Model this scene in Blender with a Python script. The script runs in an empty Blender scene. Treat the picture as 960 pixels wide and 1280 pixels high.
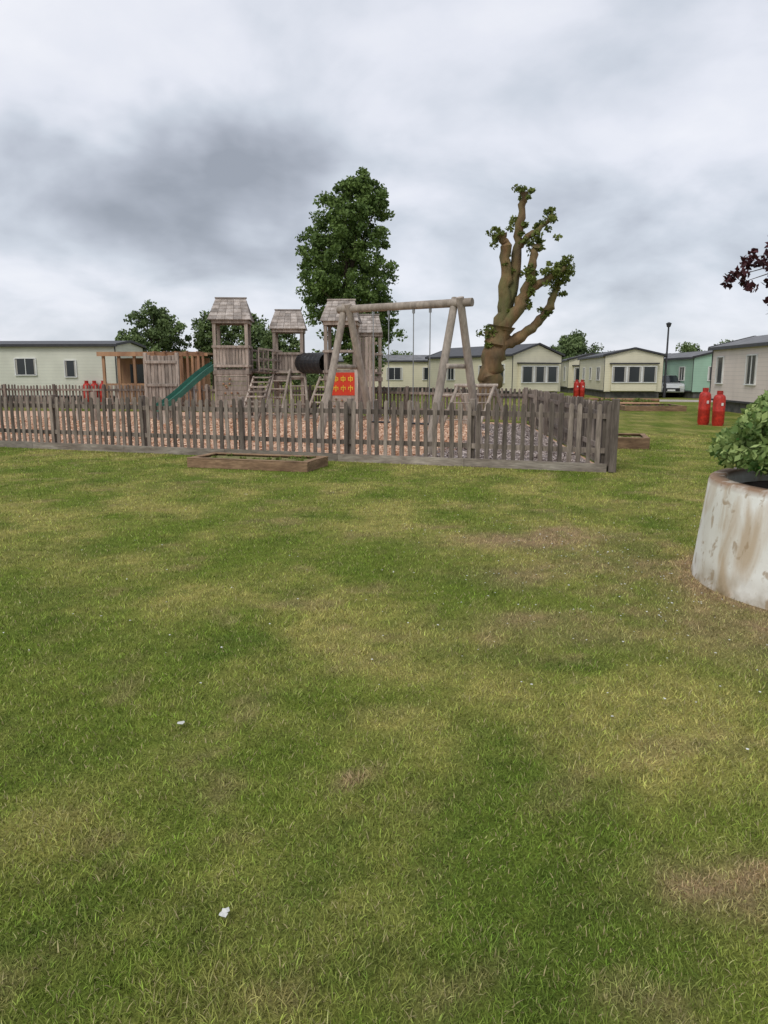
import bpy, math, random
import numpy as np
from mathutils import Vector, Matrix
random.seed(7); rng=np.random.default_rng(7)
SC=bpy.context.scene
COL=SC.collection

# ------------------------------------------------------------ materials
def nt(name):
    m=bpy.data.materials.new(name); m.use_nodes=True
    t=m.node_tree; b=t.nodes['Principled BSDF']
    return m,t,b
def mixc(t,fac,a,b,mode='MIX'):
    n=t.nodes.new('ShaderNodeMix'); n.data_type='RGBA'; n.blend_type=mode
    for sock,val in ((n.inputs[0],fac),(n.inputs[6],a),(n.inputs[7],b)):
        if isinstance(val,bpy.types.NodeSocket): t.links.new(val,sock)
        elif isinstance(val,(int,float)): sock.default_value=val
        else: sock.default_value=(*val,1)
    return n.outputs[2]
def mth(t,op,a,b=None,c=None,clamp=False):
    n=t.nodes.new('ShaderNodeMath'); n.operation=op; n.use_clamp=clamp
    for i,val in enumerate((a,b,c)):
        if val is None: continue
        if isinstance(val,bpy.types.NodeSocket): t.links.new(val,n.inputs[i])
        else: n.inputs[i].default_value=val
    return n.outputs[0]
def attr(t,name,out='Fac'):
    n=t.nodes.new('ShaderNodeAttribute'); n.attribute_name=name; return n.outputs[out]
def noise(t,scale,detail=4,stretch=(1,1,1),dist=0,coord='Object'):
    tc=t.nodes.new('ShaderNodeTexCoord'); mp=t.nodes.new('ShaderNodeMapping')
    mp.inputs['Scale'].default_value=stretch
    t.links.new(tc.outputs[coord],mp.inputs[0])
    n=t.nodes.new('ShaderNodeTexNoise'); n.inputs['Scale'].default_value=scale
    n.inputs['Detail'].default_value=detail; n.inputs['Distortion'].default_value=dist
    t.links.new(mp.outputs[0],n.inputs['Vector']); return n.outputs['Fac']
def rng_map(t,v,a,b,c,d):
    n=t.nodes.new('ShaderNodeMapRange'); t.links.new(v,n.inputs[0])
    for i,x in enumerate((a,b,c,d)): n.inputs[i+1].default_value=x
    return n.outputs[0]
def bump(t,b,h,strength=.4,dist=.01):
    n=t.nodes.new('ShaderNodeBump'); n.inputs['Strength'].default_value=strength
    n.inputs['Distance'].default_value=dist
    t.links.new(h,n.inputs['Height']); t.links.new(n.outputs[0],b.inputs['Normal'])
def pm(name,c1,c2=None,rough=.7,scale=6,stretch=(1,1,1),rv=0.0,bs=.3,bd=.01,metal=0,lo=.35,hi=.65,fine=0,dirt=None,spec=.3):
    m,t,b=nt(name)
    c2=c2 or tuple(x*.8 for x in c1)
    f=noise(t,scale,6,stretch)
    c=mixc(t,rng_map(t,f,lo,hi,0,1),c1,c2)
    if fine:
        g=noise(t,scale*fine,4,stretch)
        c=mixc(t,1.0,c,mixc(t,rng_map(t,g,.3,.7,0,1),(.72,.72,.72),(1.25,1.25,1.25)),'MULTIPLY')
    if dirt:
        g=noise(t,1.7,8,(1,1,.35))
        c=mixc(t,rng_map(t,g,.42,.62,0,.85),c,dirt)
    if rv:
        r=rng_map(t,attr(t,'rnd'),0,1,1-rv,1+rv)
        cb=t.nodes.new('ShaderNodeCombineXYZ')
        for i in range(3): t.links.new(r,cb.inputs[i])
        c=mixc(t,1.0,c,cb.outputs[0],'MULTIPLY')
    t.links.new(c,b.inputs['Base Color'])
    b.inputs['Roughness'].default_value=rough; b.inputs['Metallic'].default_value=metal
    b.inputs['Specular IOR Level'].default_value=spec
    if bs: bump(t,b,f,bs,bd)
    return m
def leafmat(name,dark,light,trans=0):
    m,t,b=nt(name)
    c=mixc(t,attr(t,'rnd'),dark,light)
    t.links.new(c,b.inputs['Base Color']); b.inputs['Roughness'].default_value=.6
    b.inputs['Specular IOR Level'].default_value=.2
    if trans:
        tr=t.nodes.new('ShaderNodeBsdfTranslucent'); t.links.new(c,tr.inputs[0])
        mx=t.nodes.new('ShaderNodeMixShader'); mx.inputs[0].default_value=trans
        t.links.new(b.outputs[0],mx.inputs[1]); t.links.new(tr.outputs[0],mx.inputs[2])
        t.links.new(mx.outputs[0],t.nodes['Material Output'].inputs[0])
    return m
def siding(name,c,pitch=.16,dirt=None):
    m,t,b=nt(name)
    tc=t.nodes.new('ShaderNodeTexCoord'); sp=t.nodes.new('ShaderNodeSeparateXYZ')
    t.links.new(tc.outputs['Object'],sp.inputs[0])
    fr=mth(t,'FRACT',mth(t,'DIVIDE',sp.outputs[2],pitch))
    n=noise(t,1.3,6,(1,1,.5))
    base=mixc(t,rng_map(t,n,.35,.7,0,1),c,tuple(x*.86 for x in c))
    g=mth(t,'GREATER_THAN',fr,.9)
    col=mixc(t,mth(t,'MULTIPLY',g,.35),base,tuple(x*.45 for x in c))
    t.links.new(col,b.inputs['Base Color']); b.inputs['Roughness'].default_value=.5
    bump(t,b,fr,.4,.012); return m
WOOD=pm('weathered_wood',(.40,.335,.285),(.25,.205,.17),.85,7,(1,1,.12),rv=.36,bs=.4,fine=5)
WOODF=pm('fence_wood',(.265,.22,.185),(.135,.108,.09),.88,9,(1,1,.14),rv=.45,bs=.4,fine=5)
WOODL=pm('pale_log_wood',(.45,.385,.325),(.30,.25,.205),.85,6,(1,1,.25),rv=.18,bs=.4,fine=4)
KICK=pm('kickboard_wood',(.36,.315,.265),(.20,.165,.135),.88,5,(.3,.3,2),rv=.25,fine=5)
BEDW=pm('bed_timber',(.31,.20,.12),(.18,.11,.065),.85,5,(.4,.4,2),rv=.25,fine=5)
SHING=pm('roof_shingle_wood',(.42,.37,.335),(.27,.23,.20),.9,6,(1,1,.6),rv=.3,fine=4)
WREDW=pm('stained_wood',(.38,.22,.125),(.26,.14,.085),.75,4,(1,1,.2),rv=.25)
SOIL=pm('soil',(.075,.05,.035),(.03,.022,.016),1,18,bs=1,bd=.03)
DRYG=pm('dry_grass_soil',(.26,.23,.10),(.15,.15,.055),1,14,bs=1,bd=.03,fine=3)
GREEN=pm('green_plastic',(.03,.14,.095),(.025,.10,.075),.4,3,bs=0,spec=.5)
BLACK=pm('black_plastic',(.02,.02,.022),None,.45,3,bs=0)
RED=pm('red_paint',(.52,.035,.02),(.36,.025,.018),.5,5,rv=.1,bs=0,spec=.4,fine=3)
REDP=pm('red_panel',(.66,.06,.025),(.55,.045,.02),.5,3,bs=0)
YEL=pm('yellow_paint',(.8,.5,.05),None,.5,3,bs=0)
METAL=pm('galvanised_steel',(.4,.4,.4),None,.4,5,metal=.8,bs=0)
DARKM=pm('dark_trim',(.06,.06,.065),(.04,.04,.045),.5,3,bs=0)
ROOFG=pm('grey_roof',(.20,.20,.205),(.13,.13,.135),.7,2,rv=.1)
WHITE=pm('white_frame',(.78,.78,.76),None,.5,3,bs=0)
SKIRT=pm('skirt_dark',(.14,.13,.12),(.07,.07,.065),.9,3)
CURT=pm('curtain',(.5,.48,.44),(.35,.33,.3),.9,6,(6,6,.1))
BARKT=pm('pollard_bark',(.25,.15,.075),(.12,.085,.05),.95,3,(1,1,.5),bs=1,bd=.09,fine=4,dirt=(.125,.13,.05))
BARK=pm('tree_bark',(.12,.09,.065),(.06,.045,.035),.95,4,(1,1,.4),bs=.8,bd=.05)
def glassm():
    m,t,b=nt('window_glass'); b.inputs['Base Color'].default_value=(.03,.035,.04,1)
    b.inputs['Roughness'].default_value=.12; b.inputs['Specular IOR Level'].default_value=.5
    return m
GLASS=glassm()
CREAM=siding('cream_siding',(.74,.69,.52)); CREAM2=siding('pale_siding',(.70,.70,.60))
PINKB=siding('beige_siding',(.80,.69,.63),.17); MINT=siding('mint_siding',(.36,.54,.42))
LEAF=leafmat('leaf_green',(.055,.10,.026),(.18,.26,.07),.2)
LEAFD=leafmat('leaf_distant',(.065,.10,.038),(.17,.23,.085))
LEAFP=leafmat('leaf_pollard',(.08,.11,.022),(.21,.25,.06),.2)
LEAFR=leafmat('leaf_copper',(.03,.012,.014),(.11,.035,.04),.2)
LEAFV=leafmat('leaf_variegated',(.04,.12,.018),(.44,.54,.20),.2)

# ------------------------------------------------------------ mesh builder
class MB:
    def __init__(s): s.v=[];s.f=[];s.m=[];s.r=[]
    def add(s,vs,fs,mi=0,r=None):
        o=len(s.v); r=random.random() if r is None else r
        s.v+=[tuple(v) for v in vs]
        for f in fs: s.f.append([i+o for i in f]); s.m.append(mi); s.r.append(r)
    def box(s,c,size,mi=0,rz=0,r=None,M=None):
        hx,hy,hz=[x/2 for x in size]
        M=M or Matrix.Rotation(rz,3,'Z'); c=Vector(c)
        vs=[c+M@Vector((sx*hx,sy*hy,sz*hz)) for sx in(-1,1) for sy in(-1,1) for sz in(-1,1)]
        s.add(vs,[(0,1,3,2),(4,6,7,5),(0,4,5,1),(2,3,7,6),(0,2,6,4),(1,5,7,3)],mi,r)
    def beam(s,p0,p1,w,h,mi=0,r=None):
        p0=Vector(p0);p1=Vector(p1);d=p1-p0;L=d.length;d.normalize()
        up=Vector((0,0,1)) if abs(d.z)<.98 else Vector((0,1,0))
        y=up.cross(d).normalized(); z=d.cross(y)
        M=Matrix((d,y,z)).transposed()
        s.box((p0+p1)/2,(L,w,h),mi,r=r,M=M)
    def tube(s,pts,rads,n=10,mi=0,cap=True,r=None,jit=0):
        pts=[Vector(p) for p in pts]; vs=[];fs=[]
        if not hasattr(rads,'__len__'): rads=[rads]*len(pts)
        ref=None
        for i,p in enumerate(pts):
            d=(pts[min(i+1,len(pts)-1)]-pts[max(i-1,0)]).normalized()
            if ref is None:
                ref=Vector((1,0,0)) if abs(d.x)<.9 else Vector((0,1,0))
            a=(ref-d*ref.dot(d)).normalized(); b=d.cross(a); ref=a
            for k in range(n):
                t=2*math.pi*k/n; rr=rads[i]*(1+random.uniform(-jit,jit))
                vs.append(p+a*math.cos(t)*rr+b*math.sin(t)*rr)
        for i in range(len(pts)-1):
            for k in range(n):
                fs.append((i*n+k,i*n+(k+1)%n,(i+1)*n+(k+1)%n,(i+1)*n+k))
        if cap:
            fs.append(tuple(range(n))[::-1]); fs.append(tuple((len(pts)-1)*n+k for k in range(n)))
        s.add(vs,fs,mi,r)
    def lathe(s,c,prof,n=24,mi=0,r=None,close=True):
        c=Vector(c); vs=[];fs=[]
        for (rr,z) in prof:
            for k in range(n):
                t=2*math.pi*k/n; vs.append(c+Vector((rr*math.cos(t),rr*math.sin(t),z)))
        for i in range(len(prof)-1):
            for k in range(n): fs.append((i*n+k,i*n+(k+1)%n,(i+1)*n+(k+1)%n,(i+1)*n+k))
        if close: fs.append(tuple((len(prof)-1)*n+k for k in range(n)))
        s.add(vs,fs,mi,r)
    def obj(s,name,mats,parent=None,loc=(0,0,0),rz=0,smooth=False,bevel=0):
        me=bpy.data.meshes.new(name); me.from_pydata(s.v,[],s.f)
        for m in mats: me.materials.append(m)
        me.polygons.foreach_set('material_index',s.m)
        a=me.attributes.new('rnd','FLOAT','FACE'); a.data.foreach_set('value',s.r)
        if smooth: me.shade_smooth()
        me.update()
        o=bpy.data.objects.new(name,me); COL.objects.link(o)
        o.location=loc; o.rotation_euler=(0,0,rz)
        if parent: o.parent=parent
        if smooth:
            try: me.set_sharp_from_angle(angle=math.radians(50))
            except Exception: pass
        if bevel:
            b=o.modifiers.new('bevel','BEVEL'); b.width=bevel; b.segments=1; b.limit_method='ANGLE'
        return o
def empty(name,loc=(0,0,0),rz=0):
    o=bpy.data.objects.new(name,None); COL.objects.link(o); o.location=loc; o.rotation_euler=(0,0,rz); o.empty_display_size=.3
    return o
def fastmesh(name,V,Fn,n,mats,rnd=None,col=None,parent=None):
    me=bpy.data.meshes.new(name)
    me.vertices.add(len(V)); me.vertices.foreach_set('co',V.astype(np.float32).ravel())
    tot=sum(f.size for f in Fn); nf=sum(len(f) for f in Fn)
    me.loops.add(tot); me.polygons.add(nf)
    me.loops.foreach_set('vertex_index',np.concatenate([f.ravel() for f in Fn]).astype(np.int32))
    st=[];o=0
    for f in Fn:
        st.append(o+np.arange(len(f))*f.shape[1]); o+=f.size
    me.polygons.foreach_set('loop_start',np.concatenate(st).astype(np.int32))
    me.update(calc_edges=True)
    for m in mats: me.materials.append(m)
    if rnd is not None:
        a=me.attributes.new('rnd','FLOAT','POINT'); a.data.foreach_set('value',rnd.astype(np.float32))
    if col is not None:
        a=me.attributes.new('col','FLOAT_COLOR','POINT')
        c4=np.ones((len(V),4),np.float32); c4[:,:3]=col; a.data.foreach_set('color',c4.ravel())
    o=bpy.data.objects.new(name,me); COL.objects.link(o)
    if parent: o.parent=parent
    return o
def leaves(name,C,R,n,size,mat,parent=None,flat=.8,shade=None):
    C=np.asarray(C,float); R=np.asarray(R,float); k=len(C)
    idx=np.repeat(np.arange(k),n); N=len(idx)
    d=rng.normal(size=(N,3)); d/=np.linalg.norm(d,axis=1)[:,None]
    rad=rng.uniform(0,1,N)**.45
    P=C[idx]+d*(rad*R[idx])[:,None]*np.array([1,1,flat])
    u=rng.normal(size=(N,3)); u/=np.linalg.norm(u,axis=1)[:,None]
    w=rng.normal(size=(N,3)); w=np.cross(u,w); w/=np.linalg.norm(w,axis=1)[:,None]
    s=size*rng.uniform(.6,1.3,N)[:,None]
    V=np.stack([P-u*s*.5,P+w*s*.3,P+u*s*.5,P-w*s*.3],1).reshape(-1,3)
    F=np.arange(4*N).reshape(N,4)
    cl=rng.uniform(0,1,k) if shade is None else shade
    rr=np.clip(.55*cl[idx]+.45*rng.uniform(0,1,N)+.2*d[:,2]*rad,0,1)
    return fastmesh(name,V,[F],4,[mat],rnd=np.repeat(rr,4),parent=parent)

# ------------------------------------------------------------ lawn colour field
TAB=rng.uniform(0,1,(256,256))
def vn(x,y):
    xi=np.floor(x).astype(int);yi=np.floor(y).astype(int);fx=x-xi;fy=y-yi
    fx=fx*fx*(3-2*fx);fy=fy*fy*(3-2*fy)
    g=lambda a,b:TAB[a%256,b%256]
    return (g(xi,yi)*(1-fx)+g(xi+1,yi)*fx)*(1-fy)+(g(xi,yi+1)*(1-fx)+g(xi+1,yi+1)*fx)*fy
def fbm(x,y,o=4):
    s=0;a=.5;t=0
    for i in range(o):
        s=s+a*vn(x*2**i+17*i,y*2**i+31*i);t+=a;a*=.55
    return s/t
PCX,PCY=3.62,5.5
def lawncol(x,y):
    x=np.asarray(x,float);y=np.asarray(y,float)
    wx=x+.5*(fbm(x*1.1,y*1.1)-.5)*2; wy=y+.5*(fbm(x*1.1+40,y*1.1+9)-.5)*2
    d=fbm(wx*1.0+3,wy*.9+8,5)
    st=fbm((wx*.85+wy*.5)*1.9,(wy*.85-wx*.5)*.35+50,3)
    f2=fbm(x*5,y*5,3); f4=fbm(x*2.6+7,y*2.6+70,4); f8=fbm(x*11+5,y*11+9,3)
    dry=np.clip((d*.42+st*.36+f4*.22-.44)*5.5,0,1)*(.35+1.0*f2)
    lane=np.sin((x*.93-y*.36+.35*(fbm(x*.5,y*.5,2)-.5))*2*np.pi/1.1)
    dry=dry+.17*lane+.06+(f8-.5)*.7
    def blob(cx,cy,rx,ry,a):
        q=((wx-cx)/rx)**2+((wy-cy)/ry)**2
        return a*np.exp(-q*1.2)*(.3+1.4*f2)
    for b in [(-1.3,5.3,.9,.5,.6),(-.2,3.2,.35,.35,.6),(-2.9,6.3,.9,.5,.55),(.3,8.8,1.6,.5,.5),(-3.5,8.8,2.2,.5,.5),(.3,4.5,.5,.5,.4),(1.6,3.2,.8,.5,.5),(-1.5,10.6,2.5,.5,.35)]:
        dry=dry+blob(*b)
    brown=blob(1.45,7.1,.9,.35,1.1)+blob(1.12,2.0,.24,.15,.95)+blob(.3,1.8,.16,.1,.6)+blob(1.2,4.5,.6,.35,.6)+blob(2.6,3.9,.7,.8,.75)+blob(2.3,5.2,.4,.7,.6)+blob(1.9,6.2,.8,.5,.5)+blob(-.3,2.6,.06,.045,1.3)
    brown=brown+blob(.9,5.9,.5,.3,.45)+np.clip((fbm(x*3+200,y*3,4)-.64)*3,0,.35)
    rp=np.hypot(x-PCX,y-PCY); brown=brown+np.exp(-((rp-1.15)/.13)**2)*1.2*(.4+f2)
    dark=blob(.8,3.85,.3,.1,1.2)+blob(.45,5.8,.9,.5,.35)+np.clip((fbm(x*1.7+90,y*1.7,4)-.54)*3.5,0,.6)+np.clip((f8-.58)*3,0,.5)
    dry=np.clip(dry,0,1)[...,None];brown=np.clip(brown,0,.85)[...,None];dark=np.clip(dark,0,1)[...,None]
    g=np.array([.155,.20,.034]);yl=np.array([.335,.305,.095]);b=np.array([.36,.25,.15]);dk=np.array([.075,.125,.02])
    c=g*(1-dry)+yl*dry; c=c*(1-.65*dark)+dk*.65*dark; c=c*(1-brown)+b*brown
    c=c*(.78+.44*fbm(x*19,y*19,2))[...,None]
    return c
xs=np.concatenate([-np.geomspace(900,16,26),np.linspace(-15.5,15.5,320),np.geomspace(16,900,26)])
ys=np.concatenate([-np.geomspace(900,3,16),np.linspace(-2,20,260),np.linspace(20.3,60,90),np.geomspace(62,1500,24)])
X,Y=np.meshgrid(xs,ys); V=np.stack([X.ravel(),Y.ravel(),np.zeros(X.size)],1)
nx,ny=len(xs),len(ys); i=np.arange(nx-1)[None,:]+nx*np.arange(ny-1)[:,None]; i=i.ravel()
F=np.stack([i,i+1,i+1+nx,i+nx],1)
m,t,b=nt('lawn')
f1=noise(t,90,5); f3=noise(t,9,6)
c=mixc(t,1.0,attr(t,'col','Color'),mixc(t,rng_map(t,f1,.3,.7,0,1),(.42,.42,.42),(1.2,1.2,1.2)),'MULTIPLY')
c=mixc(t,1.0,c,mixc(t,rng_map(t,f3,.3,.7,0,1),(.8,.85,.8),(1.2,1.15,1.15)),'MULTIPLY')
t.links.new(c,b.inputs['Base Color']); b.inputs['Roughness'].default_value=1; b.inputs['Specular IOR Level'].default_value=.05
bump(t,b,f1,.8,.015)
fastmesh('lawn_ground',V,[F],4,[m],col=lawncol(V[:,0],V[:,1]))

# playground outline helpers
def yfront(x): return 12.14+(3.7-x)*.355
def inplay(x,y): return (y>yfront(x)-.12)&(x<3.72+.9*(y-12.1)/11.9)&(y<31)
# blades
yy=rng.uniform(1.0,20,3600000)
den=np.minimum(1,(1.9/yy)**1.8)
wd=(1.2*yy+2.2)
keep=rng.uniform(0,1,len(yy))<den*wd/5.2
yy=yy[keep]; xx=rng.uniform(-.5,.5,len(yy))*(1.2*yy+2.2)
k=~inplay(xx,yy)&(np.hypot(xx-PCX,yy-PCY)>1.17); xx=xx[k];yy=yy[k]
if len(xx)>430000: xx=xx[:430000];yy=yy[:430000]
N=len(xx); print('blades',N)
ang=rng.uniform(0,2*np.pi,N); h=rng.uniform(.007,.022,N)*(1+.03*yy)*(.6+.8*fbm(xx*3,yy*3,2)); w=rng.uniform(.0010,.0020,N)*(1+.17*np.clip(yy-1.5,0,20))
la=rng.uniform(0,2*np.pi,N); lean=h*rng.uniform(.2,1.5,N)
sx=np.cos(ang)*w;sy=np.sin(ang)*w; lx=np.cos(la)*lean; ly=np.sin(la)*lean
Z=np.zeros(N)
V=np.stack([np.stack([xx-sx,yy-sy,Z],1),np.stack([xx+sx,yy+sy,Z],1),
  np.stack([xx+sx*.7+lx*.4,yy+sy*.7+ly*.4,h*.6],1),np.stack([xx-sx*.7+lx*.4,yy-sy*.7+ly*.4,h*.6],1),
  np.stack([xx+lx,yy+ly,h],1)],1).reshape(-1,3)
o5=np.arange(N)*5
F4=np.stack([o5,o5+1,o5+2,o5+3],1);F3=np.stack([o5+3,o5+2,o5+4],1)
cb=lawncol(xx,yy)*rng.uniform(.7,1.85,N)[:,None]
st=rng.uniform(0,1,N)<.11; cb[st]=np.array([.44,.38,.19])*rng.uniform(.6,1.1,(st.sum(),1))
lt=rng.uniform(0,1,N)<.2; cb[lt]*=np.array([1.1,1.3,1.0])
m,t,b=nt('grass_blade'); ca=attr(t,'col','Color'); t.links.new(ca,b.inputs['Base Color']); b.inputs['Roughness'].default_value=.7; b.inputs['Specular IOR Level'].default_value=.15
fastmesh('grass',V,[F4,F3],5,[m],col=np.repeat(cb,5,0))
# daisies
mb=MB()
def daisy(x,y,r,z):
    n=7; vs=[(x+r*math.cos(6.283*q/n),y+r*math.sin(6.283*q/n),z+random.uniform(-.3,.3)*r) for q in range(n)]+[(x,y,z+.3*r)]
    mb.add(vs,[(q,(q+1)%n,n) for q in range(n)],0)
for _ in range(480):
    if random.random()<.8: x=random.gauss(2.0,.9);y=random.gauss(5.8,1.4)
    else: y=random.uniform(3.5,10);x=random.uniform(-.55,.55)*y
    if math.hypot(x-PCX,y-PCY)<1.2 or y<2.8: continue
    daisy(x,y,random.uniform(.003,.008),random.uniform(.016,.032))
daisy(-.93,3.15,.018,.03); daisy(-.475,1.93,.014,.03);daisy(-.47,1.94,.012,.035)
mb.obj('daisies',[pm('petal_white',(.7,.7,.66),None,.7,5,bs=0)])

# ------------------------------------------------------------ playground surface
def sheet(name,pts,z,mat):
    mb=MB(); mb.add([(x,y,z) for x,y in pts],[tuple(range(len(pts)))]); return mb.obj(name,[mat])
CHIP=pm('bark_chip_base',(.70,.45,.31),(.48,.30,.21),1,5,bs=.6,bd=.03,fine=5,lo=.3,hi=.7)
GRAV=pm('gravel',(.38,.32,.30),(.23,.19,.18),1,12,bs=.8,bd=.03,fine=4,lo=.3,hi=.7)
poly=[(3.72,12.22),(4.6,24),(-5,31),(-20,33),(-20,20.6)]
sheet('bark_chip_ground',poly,.012,CHIP)
sheet('gravel_ground',[(3.66,12.28),(4.5,23.7),(3.0,23.5),(2.2,19),(1.9,16),(.6,14.4),(.2,13.46)],.018,GRAV)
def chips(name,n,xr,yr,size,mat,cond):
    x=rng.uniform(*xr,n);y=rng.uniform(*yr,n);k=cond(x,y);x=x[k];y=y[k];n=len(x)
    P=np.stack([x,y,rng.uniform(.02,.05,n)],1)
    u=rng.normal(size=(n,3))*np.array([1,1,.35]);u/=np.linalg.norm(u,axis=1)[:,None]
    w=np.cross(u,rng.normal(size=(n,3))*np.array([.4,.4,1]));w/=np.linalg.norm(w,axis=1)[:,None]
    s=size*rng.uniform(.5,1.4,n)[:,None]
    V=np.stack([P-u*s-w*s*.4,P-u*s+w*s*.4,P+u*s+w*s*.4,P+u*s-w*s*.4],1).reshape(-1,3)
    return fastmesh(name,V,[np.arange(4*n).reshape(n,4)],4,[mat],rnd=np.repeat(rng.uniform(0,1,n),4))
ing=lambda x,y:(x>np.clip(.4+(y-14)*.45,0.2,2.8)+.5*(fbm(x*1.5,y*1.5,3)-.5))
chips('bark_chippings',50000,(-14,4.4),(12.4,28),.033,leafmat('chip',(.40,.24,.15),(.85,.62,.45),0),lambda x,y:inplay(x,y-.25)&inplay(x+.2,y)&~ing(x,y))
chips('gravel_stones',18000,(0,4.5),(12.4,23.5),.03,leafmat('stone',(.18,.14,.125),(.56,.48,.44),0),lambda x,y:inplay(x,y-.25)&inplay(x+.15,y)&ing(x,y))

# ------------------------------------------------------------ picket fences
def fence(name,p0,p1,sp=.155,h=1.12,side=1,kick=True,pw=.076,post=2.3):
    p0=Vector((*p0,0));p1=Vector((*p1,0));d=p1-p0;L=d.length;d.normalize();nrm=Vector((-d.y,d.x,0))*side
    a=math.atan2(d.y,d.x); mb=MB(); e=empty(name)
    n=int(L/sp)
    for i in range(n+1):
        p=p0+d*(i*sp+random.uniform(-.006,.006)); hh=h+random.uniform(-.022,.015)+.015*math.sin(i*.35); tilt=random.gauss(0,.011)
        M=Matrix.Rotation(a,3,'Z')@Matrix.Rotation(tilt,3,'Y')
        z0=.10
        w=pw*random.uniform(.88,1.08)
        hx=w/2;hy=.011
        prof=[(-hx,z0),(hx,z0),(hx,hh-.035),(hx*.45,hh),(-hx*.45,hh),(-hx,hh-.035)]
        c=p-nrm*.02
        vs=[c+M@Vector((q[0],-hy,q[1])) for q in prof]+[c+M@Vector((q[0],hy,q[1])) for q in prof]
        mb.add(vs,[(0,1,2,3,4,5),(11,10,9,8,7,6)]+[(j,(j+6),(j+1)%6+6,(j+1)%6) for j in range(6)])
    mb.obj('pickets',[WOODF],e)
    mb=MB()
    for z in (.36,.92):
        q=0
        while q<L:
            q2=min(q+post,L)
            mb.beam(p0+d*q+nrm*.022+Vector((0,0,z+random.uniform(-.01,.01))),p0+d*(q2-.004)+nrm*.022+Vector((0,0,z+random.uniform(-.01,.01))),.038,.085)
            q=q2
    mb.obj('rails',[WOODF],e)
    mb=MB(); q=0
    while q<=L+.01:
        mb.box(p0+d*q+nrm*.1+Vector((0,0,.575+.02*random.random())),(.1,.1,1.16),0,rz=a); q+=post
    mb.box(p0+d*L+nrm*.1+Vector((0,0,.58)),(.11,.11,1.18),0,rz=a)
    mb.obj('posts',[WOODF],e,bevel=.008)
    if kick:
        mb=MB(); q=0
        while q<L:
            q2=min(q+2.4,L)
            mb.beam(p0+d*q-nrm*.055+Vector((0,0,.07)),p0+d*(q2-.006)-nrm*.055+Vector((0,0,.07+random.uniform(-.008,.008))),.04,.145); q=q2
        mb.obj('kickboard',[KICK],e)
    return e
P0=(3.68,12.14);PL=(-13.0,yfront(-13.0))
fence('picket_fence',P0,PL,side=-1)
fence('picket_fence',(3.75,12.24),(4.62,23.9),side=1)
fence('picket_fence',(4.6,24.0),(-5,31),side=1,sp=.15,kick=False)
fence('picket_fence',(-5.1,31.05),(-22,33.5),side=1,sp=.15,kick=False)
mb=MB(); mb.box((3.76,12.10,.60),(.12,.12,1.2),0,rz=-.34); mb.obj('fence_corner_post',[WOODF],bevel=.01)

# ------------------------------------------------------------ raised beds
def bed(name,cx,cy,rz,L,W,h,plants=0,fill=DRYG):
    e=empty(name,(cx,cy,0),rz); mb=MB()
    for s in(-1,1):
        mb.box((0,s*(W/2-.03),h/2),(L,.055,h)); mb.box((s*(L/2-.03),0,h/2),(.055,W-.12,h))
        mb.box((0,s*(W/2-.06),h+.012),(L+.02,.11,.022)); mb.box((s*(L/2-.06),0,h+.013),(.11,W-.24,.022))
    mb.obj('timbers',[BEDW],e,bevel=.005)
    mb=MB(); mb.box((0,0,h*.42),(L-.1,W-.1,h*.84)); mb.obj('fill',[fill],e)
    if plants:
        C=[(random.uniform(-L/2+.15,L/2-.15),random.uniform(-W/2+.12,W/2-.12),h*.82+.02) for _ in range(plants)]
        leaves('plants',C,[.07]*plants,45,.04,LEAFP,e,flat=.5)
    return e
bed('raised_bed',-2.2,12.87,-.30,2.25,.95,.15,16)
bed('raised_bed',5.4,16.6,-.25,.95,1.3,.22,8)
bed('raised_bed',11.9,33.6,-.1,2.6,2.6,.2,30,SOIL)

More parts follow.
